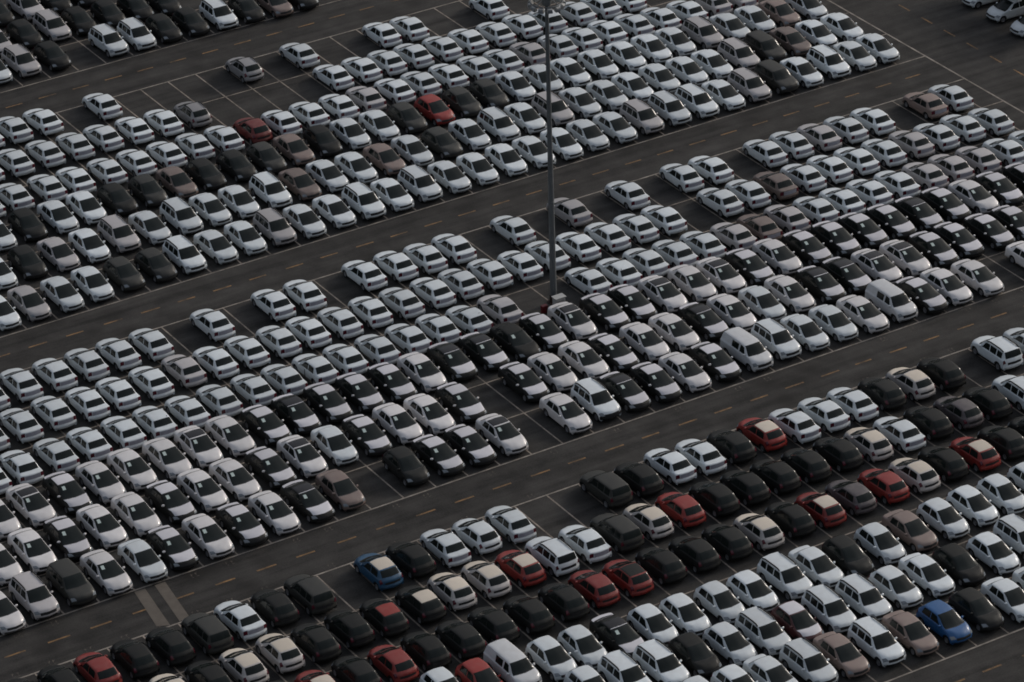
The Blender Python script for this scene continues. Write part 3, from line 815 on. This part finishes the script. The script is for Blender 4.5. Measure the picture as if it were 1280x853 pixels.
first = None
for (x, y, where) in [(12.77, 17.08, 'the white sedan nearest right of the mast'), (15.47, 16.40, 'the second white sedan right of the mast'), (18.37, 16.18, 'the third white sedan right of the mast'), (21.44, 16.16, 'the fourth white sedan right of the mast'), (34.05, 16.22, 'white sedans in the right part of the middle block'), (3.54, 16.63, 'a white sedan two cars left of the mast bays'), (-10.71, 16.56, 'a white sedan left of centre, middle block'), (-21.61, 16.32, 'a white sedan near the left edge, middle block')]:
    if first is None:
        first = thing('marker_post', 'x', 'post', (x, y, 0))
        b = MB(); b.lathe([(.028, .06), (.028, 1.46), (.012, 1.5)], 8); b.build('shaft', M['darkplastic'], first, 40)
        b = MB(); b.lathe([(.12, 0), (.12, .03), (.06, .07)], 10); b.build('foot', M['darkplastic'], first, 40)
        kids = list(first.children); o = first
    else:
        o = first.copy(); COL.objects.link(o)
        for ch in kids:
            c = ch.copy(); COL.objects.link(c); c.parent = o
        o.location = (x, y, 0)
    o['label'] = 'thin black post behind %s' % where; o['category'] = 'post'; o['group'] = 'thin black posts between the rows'

# ------------------------------------------------------------------ light and camera
SUN_AZ, SUN_EL = math.radians(8), math.radians(24)     # azimuth from +x towards +y
sd = Vector((math.cos(SUN_EL) * math.cos(SUN_AZ), math.cos(SUN_EL) * math.sin(SUN_AZ), math.sin(SUN_EL)))
W = bpy.data.worlds.new('World'); SC.world = W; W.use_nodes = True
nt = W.node_tree; bg = nt.nodes['Background']
sky = nt.nodes.new('ShaderNodeTexSky'); sky.sky_type = 'NISHITA'; sky.sun_disc = False
sky.sun_elevation = SUN_EL; sky.sun_rotation = math.atan2(sd.x, sd.y)
sky.air_density = 1.0; sky.dust_density = 4.0; sky.ozone_density = 1.0; sky.altitude = 100
hs = nt.nodes.new('ShaderNodeHueSaturation'); hs.inputs['Saturation'].default_value = 0.45
nt.links.new(sky.outputs[0], hs.inputs['Color'])
# overcast: sky scaled brighter overhead, horizon cut further to darken car sides and glass
tc = nt.nodes.new('ShaderNodeTexCoord'); sp = nt.nodes.new('ShaderNodeSeparateXYZ'); nt.links.new(tc.outputs['Generated'], sp.inputs[0])
mr = nt.nodes.new('ShaderNodeMapRange'); mr.inputs['To Min'].default_value = 0.15; mr.inputs['To Max'].default_value = 2.4
nt.links.new(sp.outputs['Z'], mr.inputs['Value'])
vm_ = nt.nodes.new('ShaderNodeVectorMath'); vm_.operation = 'SCALE'
nt.links.new(hs.outputs[0], vm_.inputs[0]); nt.links.new(mr.outputs[0], vm_.inputs['Scale']); nt.links.new(vm_.outputs[0], bg.inputs['Color'])
bg.inputs['Strength'].default_value = 0.09
sl = bpy.data.lights.new('sun', 'SUN'); sl.energy = 1.0; sl.angle = math.radians(10); sl.color = (1.0, 0.90, 0.80)
so = bpy.data.objects.new('sun', sl); COL.objects.link(so)
so.rotation_euler = sd.to_track_quat('Z', 'Y').to_euler()

cam = bpy.data.cameras.new('camera'); co = bpy.data.objects.new('camera', cam); COL.objects.link(co)
cam.sensor_width = 36; cam.sensor_fit = 'HORIZONTAL'; cam.lens = 36 * 4932.35 / 1280
cam.clip_start = 1; cam.clip_end = 5000
yaw, pit, rol = (0.5415507, 0.5093715, -0.0294742)
f = Vector((math.cos(pit) * math.sin(yaw), math.cos(pit) * math.cos(yaw), -math.sin(pit)))
r0 = Vector((math.cos(yaw), -math.sin(yaw), 0)); u0 = r0.cross(f)
r2 = r0 * math.cos(rol) + u0 * math.sin(rol); u2 = r2.cross(f)
mw = Matrix(((r2.x, u2.x, -f.x, -121.1894), (r2.y, u2.y, -f.y, -195.1466), (r2.z, u2.z, -f.z, 136.3751), (0, 0, 0, 1)))
co.matrix_world = mw
SC.camera = co
SC.view_settings.view_transform = 'Standard'; SC.view_settings.look = 'None'
SC.view_settings.exposure = 0.0; SC.view_settings.gamma = 1; SC.view_settings.use_curve_mapping = False
SC.cycles.max_bounces = 6; SC.cycles.diffuse_bounces = 3; SC.cycles.glossy_bounces = 3; SC.cycles.transmission_bounces = 2
SC.cycles.use_adaptive_sampling = True; SC.cycles.adaptive_threshold = 0.02
SC.cycles.use_denoising = True
SC.cycles.filter_width = 1.75
